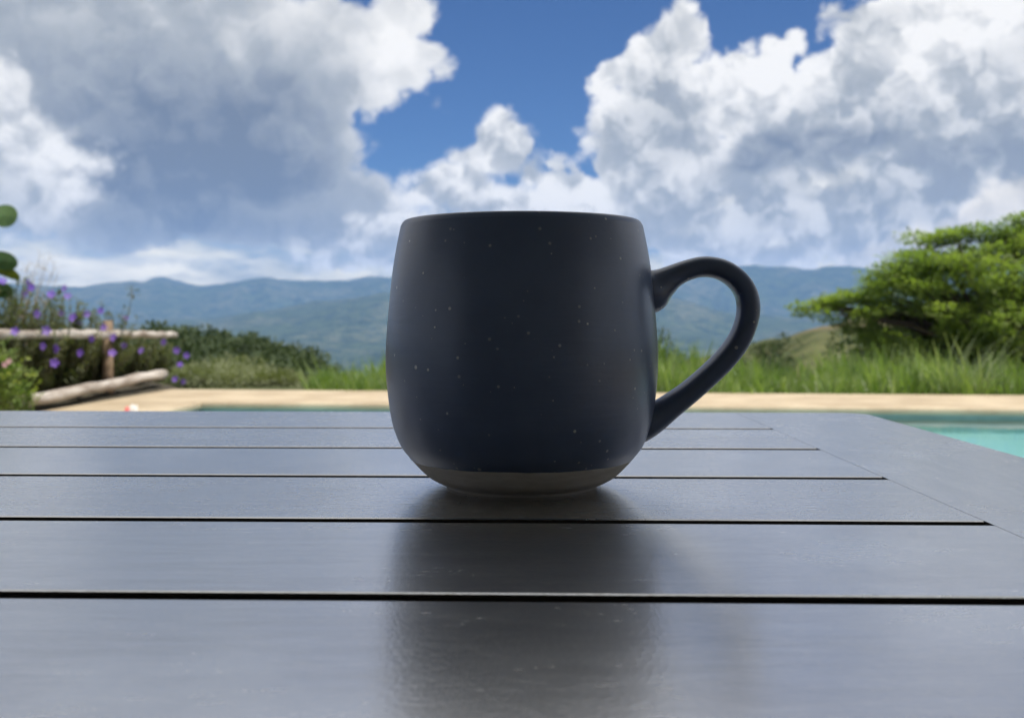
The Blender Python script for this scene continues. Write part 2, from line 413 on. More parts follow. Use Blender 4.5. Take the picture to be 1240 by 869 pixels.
def gh(x, y):
    r = hypot(x, y); th = atan2(x, y)
    if abs(th) < 1.0: px = 620 + F * math.tan(th)
    else: px = 620 + F * (math.tan(1.0) + (abs(th) - 1.0) * 2) * (1 if th > 0 else -1)
    front = max(0.0, cos(th)); rr = r * max(0.35, cos(th))
    cr, mr, rg = interp(CREST, px), interp(MIDR, px), interp(RIDGE, px)
    cps = [(11.0, -110), (14.5, -86), (22, -125), (45, -118 + 0.35 * (cr + 60)), (95, cr), (150, min(cr - 60, -105)), (400, -160), (1500, -128), (4300, -64), (7200, mr), (8900, mr - 22 if mr > 0 else -14), (11000, rg), (12400, rg - 8)]
    lr = math.log(max(r, 11.0)); e = cps[-1][1]
    for (a, va), (b, vb) in zip(cps, cps[1:]):
        if r <= b:
            k = max(0.0, (lr - math.log(a)) / (math.log(b) - math.log(a))); k = k * k * (3 - 2 * k)
            e = va + (vb - va) * k; break
    z = CAM_Z + e * r / F
    if r > 600:
        w = min(1.0, (r - 600) / 1500)
        n = mnoise.fractal(Vector((x, y, 3.0)) * 0.0011, 0.9, 2.1, 6) 
        rid = 1.0 - abs(mnoise.noise(Vector((x * 0.0007 + 5, y * 0.0007, 1.7)))) * 2
        z += w * r / F * (n * 9.0 + (rid - 0.4) * 9.0 * (0.35 if 9500 < r < 12500 else 1.0))
    elif r > 20:
        z += mnoise.fractal(Vector((x, y, 0)) * 0.08, 1.0, 2.0, 4) * min(0.8, (r - 20) * 0.02)
    return z
ths = [radians(-52 + 0.26 * i) for i in range(401)]
d = ths[-1]
while d < 2 * pi + ths[0] - radians(6): d += radians(6); ths.append(d)
NR = 150
rs = [11.2 * (12400 / 11.2) ** (i / (NR - 1)) for i in range(NR)]
V, Fc = [], []
for r in rs:
    for th in ths:
        x, y = r * sin(th), r * cos(th)
        V.append((x, y, gh(x, y)))
nth = len(ths)
for i in range(NR - 1):
    for k in range(nth):
        k2 = (k + 1) % nth
        Fc.append((i * nth + k, i * nth + k2, (i + 1) * nth + k2, (i + 1) * nth + k))
# inner disc, well below the pool
for r, z in ((11.1, -3.4), (0.01, -3.4)):
    for th in ths: V.append((r * sin(th), r * cos(th), z))
for (p, q) in ((NR, 0), (NR + 1, NR)):
    for k in range(nth):
        k2 = (k + 1) % nth
        Fc.append((p * nth + k, p * nth + k2, q * nth + k2, q * nth + k))
mk('ground', V, Fc, M['ground'], smooth=True, kind='structure')

# ------------------------------------------------------------------ pool deck, basin and water (set a few degrees askew)
PA = radians(5.5); PC = Vector((-3.66, 11.52, 0))
EX = Vector((cos(PA), -sin(PA), 0)); EY = Vector((-sin(PA), -cos(PA), 0))   # EY runs towards the house
def PL(s, t, z=0.0): return PC + EX * s + EY * t + Vector((0, 0, z))
S0, S1, T0, T1 = 0.94, 14.0, 1.56, 8.3          # pool opening
DS, DT = 17.0, 22.0
def ring_profile(inner, outer):                 # rounded pool edge, then flat out to the outer rectangle
    prof = [(-0.02, -0.13), (-0.02, -0.035), (-0.017, -0.018), (-0.008, -0.006), (0.006, 0.0)]
    return prof
V, Fc = [], []
prof = [(0.03, -0.06), (-0.02, -0.06), (-0.025, -0.045), (-0.025, -0.02), (-0.018, -0.007), (-0.005, 0.0)]
for o, z in prof:
    V += [PL(S0 - o, T0 - o, z), PL(S1 + o, T0 - o, z), PL(S1 + o, T1 + o, z), PL(S0 - o, T1 + o, z)]
V += [PL(0, 0), PL(DS, 0), PL(DS, DT), PL(0, DT)]
V += [PL(0, 0, -0.3), PL(DS, 0, -0.3), PL(DS, DT, -0.3), PL(0, DT, -0.3)]
for i in range(len(V) // 4 - 1):
    for k in range(4):
        k2 = (k + 1) % 4
        Fc.append((i * 4 + k, (i + 1) * 4 + k, (i + 1) * 4 + k2, i * 4 + k2))
mk('pool_deck', V, Fc, M['stone'], kind='structure')
WZ = -0.085
o = -0.03 
def rect(o, z): return [PL(S0 - o, T0 - o, z), PL(S1 + o, T0 - o, z), PL(S1 + o, T1 + o, z), PL(S0 - o, T1 + o, z)]
V = rect(0.02, -0.055) + rect(0.02, -0.135) + rect(0.0, -0.135) + rect(0.0, WZ - 0.13)
Fc = [(k, (k + 1) % 4, 4 + (k + 1) % 4, 4 + k) for k in range(4)]
tb = mk('pool_basin', V[8:] , [(k, (k + 1) % 4, 4 + (k + 1) % 4, 4 + k) for k in range(4)] + [(4, 5, 6, 7)], M['plaster'], kind='structure')
mk('waterline_band', V[:12], Fc + [(4 + k, 4 + (k + 1) % 4, 8 + (k + 1) % 4, 8 + k) for k in range(4)], M['tile_band'], parent=tb)
mk('pool_water', rect(0.018, WZ), [(3, 2, 1, 0)], M['water'], kind='structure')

# planting bed beside the deck on the left
V, Fc = [], []
nx, ny = 24, 60
for i in range(nx + 1):
    for j in range(ny + 1):
        t = -1.2 + 14.0 * j / ny; s = -0.01 - 4.5 * (i / nx) ** 1.4
        p = PL(s, t); z = -0.02 + 0.10 * min(1, i / 4) + 0.05 * mnoise.noise(p * 1.3) * min(1, i / 4) - 0.5 * max(0, -0.4 - t)
        V.append((p.x, p.y, z))
for i in range(nx):
    for j in range(ny):
        a = i * (ny + 1) + j; Fc.append((a, a + 1, a + ny + 2, a + ny + 1))
mk('planting_bed', V, Fc, M['soil'], smooth=True, kind='structure')

# the porch that keeps the table in the shade: slatted soffit, posts, house wall behind the camera
from_bm('porch_roof', box_bm(-6, 6, -4.2, 1.15, 2.55, 2.75, 0.02), M['roofwood'], kind='structure')
from_bm('house_wall', box_bm(-6, 6, -4.2, -4.0, 0, 2.55), M['render_wall'], kind='structure')

# ------------------------------------------------------------------ haze
def haze():
    m = bpy.data.materials.new('haze'); m.use_nodes = True; t = m.node_tree; t.nodes.clear()
    out = t.nodes.new('ShaderNodeOutputMaterial'); pv = t.nodes.new('ShaderNodeVolumePrincipled')
    pv.inputs['Density'].default_value = 6.6e-5
    pv.inputs['Color'].default_value = (0.27, 0.49, 0.97, 1)
    pv.inputs['Anisotropy'].default_value = 0.0
    t.links.new(pv.outputs[0], out.inputs['Volume'])
    from_bm('haze', box_bm(-12600, 12600, -12600, 12600, -600, 640), m, kind='stuff')
haze()

# ------------------------------------------------------------------ table
def table_mat(name, along):
    m, t, bs = mat_new(name); p = geopos(t)
    st = (1.0, 9.0, 1.0) if along == 'x' else (9.0, 1.0, 1.0)
    g = scaled(t, p, st)
    grain = nfac(t, g, 26, 6, 0.65, 0.4)
    blot = nfac(t, p, 16, 4, 0.6)
    scr = nfac(t, scaled(t, p, (1.0, 3.2, 1.0)), 90, 5, 0.7, 1.5)
    spk = nfac(t, p, 900, 2, 0.6)
    c = mixcol(t, grain.step(0.3, 0.7), (0.60, 0.592, 0.592), (0.66, 0.655, 0.655))
    c = mixcol(t, blot.step(0.45, 0.75), c, (0.72, 0.715, 0.715))
    nick = X(t, voro(t, scaled(t, p, (1.0, 1.6, 1.0)), 210)); keep = nfac(t, p, 30, 2, 0.5)
    nick = (0.10 - nick).step(0.0, 0.05) * keep.step(0.52, 0.60)                       # scattered dark nicks
    setc(t, bs.inputs['Base Color'], c)
    oi = t.nodes.new('ShaderNodeObjectInfo'); rnd = X(t, oi.outputs['Random']) - 0.5
    wear = nfac(t, p, 38, 5, 0.7, 0.6)
    wm = X(t, vmath(t, 'DISTANCE', p, (0.094, 0.437, 0.75)))       # faint dried drip beside the mug
    dirt = (blot - 0.5) * 0.08 + (grain - 0.5) * 0.03 + scr.step(0.52, 0.62) * 0.03 + rnd * 0.03 + wear.step(0.55, 0.7) * 0.03 - (1.0 - wm / 0.012).step(0.0, 0.3) * 0.05
    setc(t, bs.inputs['Roughness'], (0.245 + dirt * 0.8).clamp())
    bs.inputs['Metallic'].default_value = 0.925
    h = scr.step(0.54, 0.62) * 0.025 + spk * 0.40 + grain * 0.02 - nick * 0.05
    t.links.new(bump(t, h, 0.22, 0.0006), bs.inputs['Normal'])
    return m
M['edge'] = simple('gap_shade_edge', (0.014, 0.012, 0.011), (0.024, 0.02, 0.018), 40, 0.7, spec=0.2)  # near-black side colour, painted in so the slat gaps look deeply shaded
M['tab_x'] = table_mat('dark_stained_slat', 'x'); M['tab_y'] = table_mat('dark_stained_end_board', 'y')

TZ = 0.75; TH = 0.022
table = empty('patio_table', (0, 0.30, 0), radians(-1.5), label='dark slatted patio table with satin sheen that the mug stands on', cat='table')
def part(name, bm, mat, parent):
    """top faces carry the worn sheen, sides and underside a near-black that paints shade into the gaps"""
    for v_ in bm.verts: v_.co.x -= 0.030 * v_.co.y          # the ends are not cut quite square
    bm.normal_update()
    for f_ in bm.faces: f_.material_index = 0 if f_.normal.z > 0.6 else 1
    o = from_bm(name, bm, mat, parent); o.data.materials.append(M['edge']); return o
XL, XR = -1.29, 0.1325                       # seams with the end boards
EDGE = [-0.190, -0.1060, -0.0245, 0.0570, 0.1385, 0.2200, 0.3015, 0.3830, 0.4645, 0.5460, 0.6360]
GAP = 0.0054
for a, b in zip(EDGE, EDGE[1:]):
    a2 = a if a == EDGE[0] else a + GAP / 2
    b2 = b if b == EDGE[-1] else b - GAP / 2
    bm = box_bm(XL + 0.0001, XR - 0.0001, a2 - 0.30, b2 - 0.30, TZ - TH, TZ)
    bmesh.ops.bevel(bm, geom=[e for e in bm.edges if abs(e.verts[0].co.x - e.verts[1].co.x) > 0.1], offset=0.0009, segments=2, affect='EDGES', profile=0.5)
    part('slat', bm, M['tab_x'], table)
def end_board(x0, x1, outer):
    bm = box_bm(x0, x1, EDGE[0] - 0.30, EDGE[-1] - 0.30, TZ - TH, TZ)
    ce = [e for e in bm.edges if abs(e.verts[0].co.z - e.verts[1].co.z) > 0.01 and abs(e.verts[0].co.x - outer) < 1e-4]
    bmesh.ops.bevel(bm, geom=ce, offset=0.014, segments=5, affect='EDGES', profile=0.5)
    te = [e for e in bm.edges if e.is_manifold and e.calc_face_angle(0) > 0.9 and not all(abs(v_.co.x - (x0 if outer == x1 else x1)) < 1e-4 for v_ in e.verts)]
    bmesh.ops.bevel(bm, geom=te, offset=0.0009, segments=2, affect='EDGES', profile=0.5)
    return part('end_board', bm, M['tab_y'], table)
end_board(XR + 0.0001, 0.208, 0.208); end_board(-1.369, XL - 0.0001, -1.369)
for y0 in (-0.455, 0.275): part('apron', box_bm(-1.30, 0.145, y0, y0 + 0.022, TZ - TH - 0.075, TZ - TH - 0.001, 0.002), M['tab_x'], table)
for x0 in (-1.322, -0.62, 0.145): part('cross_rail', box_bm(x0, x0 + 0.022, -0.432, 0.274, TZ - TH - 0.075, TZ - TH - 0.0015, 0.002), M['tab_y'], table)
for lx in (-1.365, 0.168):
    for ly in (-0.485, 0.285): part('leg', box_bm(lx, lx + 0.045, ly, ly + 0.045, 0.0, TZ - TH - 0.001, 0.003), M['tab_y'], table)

# ------------------------------------------------------------------ mug
def glaze_mat():
    m, t, bs = mat_new('navy_speckled_glaze'); p = objco(t)
    def specks(scale, size, keep):
        n = t.nodes.new('ShaderNodeTexVoronoi'); t.links.new(vmath(t, 'ADD', p, (0.013, 0.02, 0.007)), n.inputs['Vector']); n.inputs['Scale'].default_value = scale
        sc = t.nodes.new('ShaderNodeSeparateColor'); t.links.new(n.outputs['Color'], sc.inputs[0])
        r, g = X(t, sc.outputs[0]), X(t, sc.outputs[1])
        rad = r * size + size * 0.4
        return (1.0 - (X(t, n.outputs['Distance']) / rad)).step(0.0, 0.5) * g.m('GREATER_THAN', keep) 
    clump = nfac(t, p, 45, 2, 0.5).step(0.42, 0.6)
    s = (specks(330, 0.16, 0.66) * 0.5 + specks(200, 0.12, 0.58) * 0.85).clamp()
    mot = nfac(t, p, 60, 4, 0.6)
    base = mixcol(t, mot.step(0.3, 0.7), (0.088, 0.125, 0.230), (0.104, 0.144, 0.258))
    setc(t, bs.inputs['Base Color'], mixcol(t, s * (0.5 + clump * 0.5), base, (0.62, 0.64, 0.66)))
    setc(t, bs.inputs['Roughness'], (0.33 + (mot - 0.5) * 0.10).clamp())
    pits = specks(60, 0.05, 0.86)
    micro = nfac(t, p, 900, 2, 0.5)
    t.links.new(bump(t, micro * 0.06 + s * 0.25 - pits + nfac(t, scaled(t, p, (1.0, 1.0, 9.0)), 55, 3, 0.5) * 0.30 + nfac(t, p, 130, 2, 0.5) * 0.10, 0.35, 0.0006), bs.inputs['Normal'])
    return m
M['glaze'] = glaze_mat()
def clay_mat():
    m, t, bs = mat_new('bare_clay'); p = objco(t)
    n = nfac(t, scaled(t, p, (1, 1, 4)), 120, 5, 0.65)
    n2 = nfac(t, p, 700, 2, 0.5)
    setc(t, bs.inputs['Base Color'], mixcol(t, n.step(0.3, 0.7), (0.72, 0.65, 0.58), (0.84, 0.77, 0.70)))
    bs.inputs['Roughness'].default_value = 0.8; bs.inputs['Specular IOR Level'].default_value = 0.3
    t.links.new(bump(t, n * 0.5 + n2 * 0.5, 0.3, 0.0004), bs.inputs['Normal'])
    return m
M['clay'] = clay_mat()

def catmull(pts, n):
    out = []
    m = len(pts)
    for i in range(m - 1):
        p0, p1, p2, p3 = pts[max(i - 1, 0)], pts[i], pts[i + 1], pts[min(i + 2, m - 1)]
        for k in range(n):
            t = k / n
            out.append(tuple(0.5 * (2 * b + (c - a) * t + (2 * a - 5 * b + 4 * c - d_) * t * t + (-a + 3 * b - 3 * c + d_) * t ** 3) for a, b, c, d_ in zip(p0, p1, p2, p3)))
    out.append(pts[-1]); return out
def lathe(prof, n=128):
    V, Fc = [], []
    for r, z in prof:
        for k in range(n): V.append((r * cos(2 * pi * k / n), r * sin(2 * pi * k / n), z))
    for i in range(len(prof) - 1):
        for k in range(n):
            k2 = (k + 1) % n; Fc.append((i * n + k, i * n + k2, (i + 1) * n + k2, (i + 1) * n + k))
    return V, Fc
mm = 0.001
mug = empty('coffee_mug', (3.3 * mm, 0.364, TZ), label='dark navy speckled ceramic mug with bare clay base, on the slatted table', cat='mug')
GZ = 10.0
outer_low = catmull([(25.6, 0.9), (28.6, 2.0), (32.2, 4.2), (36.4, 8.4), (37.6, GZ)], 6)
outer = catmull([(37.55, GZ - 0.3), (37.9, GZ + 0.15), (40.8, 14.0), (43.2, 20.0), (44.3, 25.0), (45.1, 31.0), (45.75, 38.5), (45.8, 46.5), (45.2, 55.5), (43.9, 69.5), (42.6, 78.5), (41.1, 86.2), (40.6, 87.8), (39.9, 88.8), (38.9, 89.2), (37.9, 88.7), (37.4, 87.4),
                 (38.6, 80), (40.4, 66), (41.8, 50), (41.6, 36), (40.0, 24), (36.0, 14), (28, 8.0), (14, 6.2), (0.05, 6.0)], 6)
v, f = lathe([(r * mm, z * mm) for r, z in outer])
v = [(x, y, z + (0.0002 * mnoise.noise(Vector((x, y, 0)) * 70) + 0.00012 * mnoise.noise(Vector((x, y, 0)) * 300) if z < 0.0103 and hypot(x, y) > 0.036 else 0.0)) for x, y, z in v]
mk('body', v, f, M['glaze'], mug, True)
foot = [(0.05, 1.6), (22.0, 1.6), (23.0, 0.6), (23.8, 0.0), (25.2, 0.0)] + outer_low
v, f = lathe([(r * mm, z * mm) for r, z in foot]); mk('clay_base', v, f, M['clay'], mug, True)

def pxm(x, y):                                   # photograph pixel -> millimetres in the handle's plane, from the mug's foot
    return ((x - 632) * 0.28, (HOR - y) * 0.28 + 58.0)
HC = [(778, 352, 30, 10.5), (790, 350, 28, 9.5), (801, 344, 20, 8.0), (815, 335, 14.5, 6.8), (832, 327.5, 12.6, 6.2), (851, 323.2, 12.6, 6.0), (872, 326, 12.7, 6.0), (890, 336.5, 12.9, 6.0), (902, 352, 13.1, 6.0), (906.4, 371, 13.3, 6.1),
      (903, 393, 13.3, 6.2), (893, 415, 13.2, 6.3), (876, 436.5, 13.2, 6.4), (856, 456, 13.2, 6.6), (834, 475, 13.6, 6.9), (812, 491.5, 15.0, 7.4), (796, 503, 17.0, 8.2), (784, 510, 19.0, 9.2), (772, 516, 20, 10)]
pts = []
for x, y, w, dp in HC:
    X_, Z_ = pxm(x, y); pts.append((X_, Z_, w * 0.28, dp))
pts = catmull(pts, 4)
V, Fc = [], []
ns = 24
for i, (x, z, w, dp) in enumerate(pts):
    a = pts[max(i - 1, 0)]; b = pts[min(i + 1, len(pts) - 1)]
    tx, tz = b[0] - a[0], b[1] - a[1]; L = hypot(tx, tz); nx_, nz_ = -tz / L, tx / L
    for k in range(ns):
        an = 2 * pi * k / ns; ca, sa = cos(an), sin(an)
        u = (abs(ca) ** 0.8) * (1 if ca > 0 else -1) * w; vv = (abs(sa) ** 0.8) * (1 if sa > 0 else -1) * dp
        V.append(((x + nx_ * u) * mm, vv * mm, (z + nz_ * u) * mm))
for i in range(len(pts) - 1):
    for k in range(ns):
        k2 = (k + 1) % ns; Fc.append((i * ns + k, i * ns + k2, (i + 1) * ns + k2, (i + 1) * ns + k))
mk('handle', V, Fc, M['glaze'], mug, True)

# ------------------------------------------------------------------ foliage builders
rng = random.Random(11)
def rvec(r=rng):
    while True:
        v = Vector((r.uniform(-1, 1), r.uniform(-1, 1), r.uniform(-1, 1)))
        if 0.05 < v.length < 1: return v
def leaf(V, Fc, p, axis, up, L, W, fold=0.15):
    """a pointed leaf of two folded halves (4 triangles)"""
    axis = axis.normalized(); s = axis.cross(up)
    if s.length < 1e-3: s = axis.orthogonal()
    s.normalize(); nn = s.cross(axis); o = len(V)
    V += [p, p + axis * L * 0.45 + s * W * 0.5 + nn * W * fold, p + axis * L, p + axis * L * 0.45 - s * W * 0.5 + nn * W * fold]
    Fc += [(o, o + 1, o + 2), (o, o + 2, o + 3)]
def clump(V, Fc, c, rx, ry, rz, n, L, W, r=rng, shell=0.55, flat=0.3):
    for _ in range(n):
        d = rvec(r); d.normalize(); k = shell + (1 - shell) * r.random() ** 0.6
        p = c + Vector((d.x * rx, d.y * ry, d.z * rz)) * k
        ax = (d + rvec(r) * 0.8); ax.z *= flat if flat else 1
        if ax.length < 0.01: continue
        leaf(V, Fc, p, ax, Vector((r.uniform(-.4, .4), r.uniform(-.4, .4), 1)), L * r.uniform(0.6, 1.3), W * r.uniform(0.7, 1.2))

# ------------------------------------------------------------------ the spreading tree on the right
TY = 34.0
OUT = [(962, 374), (1000, 363), (1042, 352), (1058, 326), (1085, 318), (1108, 300), (1122, 284), (1150, 277), (1175, 284), (1200, 275), (1230, 264), (1300, 255), (1390, 285), (1470, 350), (1490, 420), (1400, 452), (1240, 462), (1120, 458), (1052, 446), (1042, 412), (1036, 394), (1000, 386)]
def inside(x, y, poly):
    c = False; j = len(poly) - 1
    for i in range(len(poly)):
        (xi, yi), (xj, yj) = poly[i], poly[j]
        if (yi > y) != (yj > y) and x < (xj - xi) * (y - yi) / (yj - yi) + xi: c = not c
        j = i
    return c
tb_ = at(1215, 470, TY); tb_.z = gh(tb_.x, tb_.y)
tree = empty('spreading_tree', tb_, label='broad spreading green tree beyond the grass at the right', cat='tree')
pads = []
tries = 0
while len(pads) < 330 and tries < 16000:
    tries += 1
    x, y = rng.uniform(960, 1490), rng.uniform(255, 462)
    if not inside(x, y, OUT): continue
    edge = min(hypot(x - a, y - b) for a, b in OUT) / 100
    dep = min(1.0, edge + 0.15) * 4.6
    Y = TY + rng.uniform(-1, 1) * dep
    if y > 400 and rng.random() < 0.45: continue
    p = at(x, y, TY); p.y = Y
    if all((p - q).length > 0.5 for q in pads): pads.append(p)
for x, y, Y in ((975, 372, 0.2), (992, 369, -0.3), (1010, 367, 0.3), (1030, 362, 0), (1050, 352, -0.4), (1066, 332, 0.3), (1096, 318, -0.6), (1125, 292, 0.2), (1150, 286, -0.4), (1205, 284, -0.8), (1232, 272, -0.3), (1085, 345, -1.6), (1130, 320, -2.2), (1180, 330, -2.8)):
    p = at(x, y, TY); p.y = TY + Y; pads.append(p)
V, Fc = [], []
for p in pads:
    sz = rng.uniform(0.55, 1.05)
    if p.x < at(1060, 0, TY).x: sz *= 0.62
    for j in range(3):
        q = p + Vector((rng.uniform(-.6, .6), rng.uniform(-.6, .6), rng.uniform(-.12, .12))) * sz
        clump(V, Fc, q - tb_, sz * 0.7, sz * 0.7, sz * 0.32, int(135 * sz), 0.17, 0.09, shell=0.3, flat=0.35)
mk('crown', V, Fc, M['tree'], tree, kind='stuff')
tk = [Vector((0, 0, -0.2)), Vector((0.1, 0.1, 0.7)), Vector((-0.1, 0, 1.5))]
v, f = tube(tk, [0.42, 0.34, 0.30], 10); mk('trunk', v, f, M['bark'], tree, True)
for p in pads[::4] + pads[-14:]:
    e = p - tb_; s = tk[2] * rng.uniform(0.7, 1.0)
    mid = s.lerp(e, 0.5) + Vector((0, 0, 0.35 * (1 if e.z > 2 else 0.1)))
    v, f = tube([s, s.lerp(mid, 0.5) + rvec() * 0.12, mid, mid.lerp(e, 0.6) + rvec() * 0.08, e], [0.15, 0.11, 0.075, 0.045, 0.015], 6)
    mk('branch', v, f, M['bark'], tree, True)

# ------------------------------------------------------------------ wooded slopes
V, Fc = [], []
def far_tree(px, r, size, lift=0.0):
    th = atan((px - 620) / F); x, y = r * sin(th), r * cos(th); z = gh(x, y)
    for j in range(3):
        q = Vector((x, y, z + size * 0.5 + lift)) + Vector((rng.uniform(-.5, .5), rng.uniform(-.5, .5), rng.uniform(-.25, .35))) * size
        clump(V, Fc, q, size * 0.62, size * 0.62, size * 0.5, 90, size * 0.22, size * 0.14, shell=0.5, flat=0.8)
for _ in range(230):
    px = rng.uniform(100, 415); far_tree(px, rng.uniform(52, 104), rng.uniform(1.0, 1.9))
for _ in range(40): far_tree(rng.uniform(170, 380), rng.uniform(88, 102), rng.uniform(1.3, 2.1))
for _ in range(60): far_tree(rng.uniform(850, 960), rng.uniform(50, 80), rng.uniform(0.4, 0.9))
for _ in range(30): far_tree(rng.uniform(1010, 1300), rng.uniform(48, 70), rng.uniform(1.0, 2.0))
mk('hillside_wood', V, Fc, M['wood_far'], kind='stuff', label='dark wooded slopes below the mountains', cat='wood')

def shrub(name, px, py_top, Y, rx, h, mat, n, L, W, label, cat='shrub', group=None):
    x = (px - 620) / F * Y; z0 = gh(x, Y); ztop = CAM_Z + (HOR - py_top) / F * Y; h = max(h, ztop - z0)
    o = empty(name, (x, Y, z0), label=label, cat=cat, group=group)
    V, Fc = [], []
    for j in range(9):
        q = Vector((rng.uniform(-.55, .55) * rx, rng.uniform(-.55, .55) * rx, h * (0.45 + 0.35 * rng.random())))
        clump(V, Fc, q, rx * 0.5, rx * 0.5, h * 0.28, n // 9, L, W, shell=0.35, flat=0.8)
    mk('foliage', V, Fc, mat, o, kind='stuff')
    for j in range(5):
        a = rng.uniform(0, 2 * pi); e = Vector((cos(a) * rx * 0.5, sin(a) * rx * 0.5, h * 0.6))
        v, f = tube([(0, 0, -0.1), e * 0.5 + Vector((0, 0, 0.05)), e], [0.03, 0.02, 0.008], 5); mk('stem', v, f, M['stem'], o, True)
    return o
SH = [(222, 438, 16.5, 0.75, 'pale olive shrub just right of the log fence end'), (268, 431, 18.5, 0.95, 'largest pale olive shrub in the row beyond the pool corner'),
      (306, 440, 17.0, 0.7, 'pale olive shrub between the largest shrub and the low one near the grass'), (340, 453, 15.8, 0.55, 'low pale olive shrub at the grass end of the row')]
for px, py, Y, rx, lb in SH: shrub('olive_shrub', px, py, Y, rx, 0.3, M['olive'], 2600, 0.075, 0.03, lb, group='olive shrubs beyond the pool')
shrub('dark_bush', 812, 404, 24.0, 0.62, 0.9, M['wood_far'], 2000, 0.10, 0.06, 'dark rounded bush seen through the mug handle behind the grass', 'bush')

# ------------------------------------------------------------------ tall grass along the far side of the deck
V, Fc = [], []
HT = [(330, 0.0), (368, 0.04), (385, 0.12), (410, 0.20), (440, 0.28), (470, 0.33), (620, 0.38), (790, 0.46), (830, 0.44), (880, 0.33), (960, 0.31), (1040, 0.36), (1110, 0.43), (1160, 0.33), (1260, 0.36), (1500, 0.32)]
def blade(base, h, lean, w, bend):
    n = 5; o = len(V); side = Vector((-lean.y, lean.x, 0)); side = side.normalized() if side.length > 1e-3 else Vector((1, 0, 0))
    side = (side + Vector((rng.uniform(-.5, .5), rng.uniform(-.5, .5), 0))).normalized()
    p = Vector(base); d = Vector((lean.x, lean.y, 1)).normalized(); step = h / (n - 1)
    for i in range(n):
        ww = w * (1 - (i / (n - 1)) ** 2) * 0.5 + 0.0008
        V.append(p - side * ww); V.append(p + side * ww)
        p = p + d * step
        d = (d + Vector((lean.x, lean.y, -0.55)) * bend * (i + 1) / n).normalized()
    for i in range(n - 1): Fc.append((o + 2 * i, o + 2 * i + 1, o + 2 * i + 3, o + 2 * i + 2))
def tuft(px, back, hmul, n, spread, bend, leanx=0.0):
    u = (px - 620) / F
    s = rng.uniform(0, 1)
    # a spot just behind the deck's far edge, on that line of sight
    Y0 = 11.52 + 3.66 * math.tan(-PA)
    Y = (PC.y - (0 - PC.x) * 0 ) 
    # solve line PL(s, -back): x = PC.x + cos*s + sin*back ; y = PC.y - sin*s + cos*back ; x = u*y
    bx, by = PC.x + sin(PA) * back, PC.y + cos(PA) * back
    s = (u * by - bx) / (cos(PA) + u * sin(PA)); x, y = bx + cos(PA) * s, by - sin(PA) * s
    z = gh(x, y) - 0.02
    for _ in range(n):
        a = rng.uniform(0, 2 * pi); q = rng.random()
        ln = Vector((cos(a) * spread * q + leanx, sin(a) * spread * q, 0))
        blade((x + cos(a) * 0.06 * q, y + sin(a) * 0.06 * q, z), hmul * rng.uniform(0.4, 1.3), ln, rng.uniform(0.010, 0.026), bend * rng.uniform(0.4, 1.4))
for _ in range(900):
    px = rng.uniform(345, 1420); h = interp(HT, px)
    if h < 0.05: continue
    back = rng.uniform(0.05, 2.4) ** 1.1
    cl = 0.5 + 0.5 * mnoise.noise(Vector((px * 0.035, back * 1.5, 2.2))) + 0.35 * mnoise.noise(Vector((px * 0.012, back, 8.0)))
    if cl < 0.18: continue
    tuft(px, back, (h + back * 0.04) * (0.55 + 0.9 * cl), 13, 0.62, 0.5, rng.uniform(-0.25, 0.25))
for px in (968, 1010, 1030, 1150, 1165, 1215, 1232): tuft(px, 0.15, 0.42, 7, 0.12, 0.1)
for _ in range(16): tuft(rng.uniform(372, 400), 0.5, 0.5, 2, 0.2, 0.4, -0.35)
dv, df = V, Fc; V, Fc = [], []
for _ in range(150):                                 # pale and dry blades among the green
    px = rng.uniform(385, 1400); tuft(px, rng.uniform(0.05, 0.7), interp(HT, px) * 1.0 + 0.03, 3, 0.8, 0.7, rng.uniform(-0.4, 0.4))
mk('dry_grass', V, Fc, M['grass_pale'], kind='stuff', label='pale dry blades scattered through the tall grass', cat='grass')
V, Fc = dv, df
mk('tall_grass', V, Fc, M['grass'], kind='stuff', label='tall green grass growing along the far side of the pool deck', cat='grass')

V, Fc = [], []
u_ = PL(8.25, -0.3); gt = empty('arching_grass_tuft', (u_.x, u_.y, gh(u_.x, u_.y)), label='pale arching grass tuft standing out of the grass in front of the tree', cat='grass tuft')
for k in range(70):
    a = rng.choice((-1, 1)) * rng.uniform(0.2, 1.0)
    blade(Vector((rng.uniform(-.28, .28), rng.uniform(-.1, .2), -0.03)), rng.uniform(0.6, 1.0), Vector((a * 0.6, rng.uniform(-.2, .2), 0)), rng.uniform(0.014, 0.03), rng.uniform(0.45, 0.95))
mk('blades', V, Fc, M['grass_pale'], gt, kind='stuff')

# ------------------------------------------------------------------ log fence on the left
FX = -3.98
fence = empty('log_fence', (FX, 10.3, 0), label='rustic log fence with pale rails beside the pool deck at left', cat='fence')
def rail(pts, rr):
    P = []; n = 14
    for i in range(n + 1):
        k = i / n; p = Vector(pts[0]).lerp(Vector(pts[1]), k) + rvec() * 0.012; P.append(p - fence.location)
    v, f = tube(P, [rr * rng.uniform(0.9, 1.1) for _ in P], 12); return mk('rail', v, f, M['log'], fence, True)
def fp(px, py):                                   # on the fence line, following the deck edge
    u = (px - 620) / F; b = Vector((-3.76, 11.5)); dd = Vector((-0.070, -1.0))
    k = (u * b.y - b.x) / (dd.x - u * dd.y); Y = b.y + dd.y * k
    return at(px, py, Y)
rail([fp(-60, 404), fp(130, 404.5)], 0.038); rail([fp(128, 404.0), fp(211, 405.5)], 0.036)
rail([fp(18, 488), fp(199, 452)], 0.050)
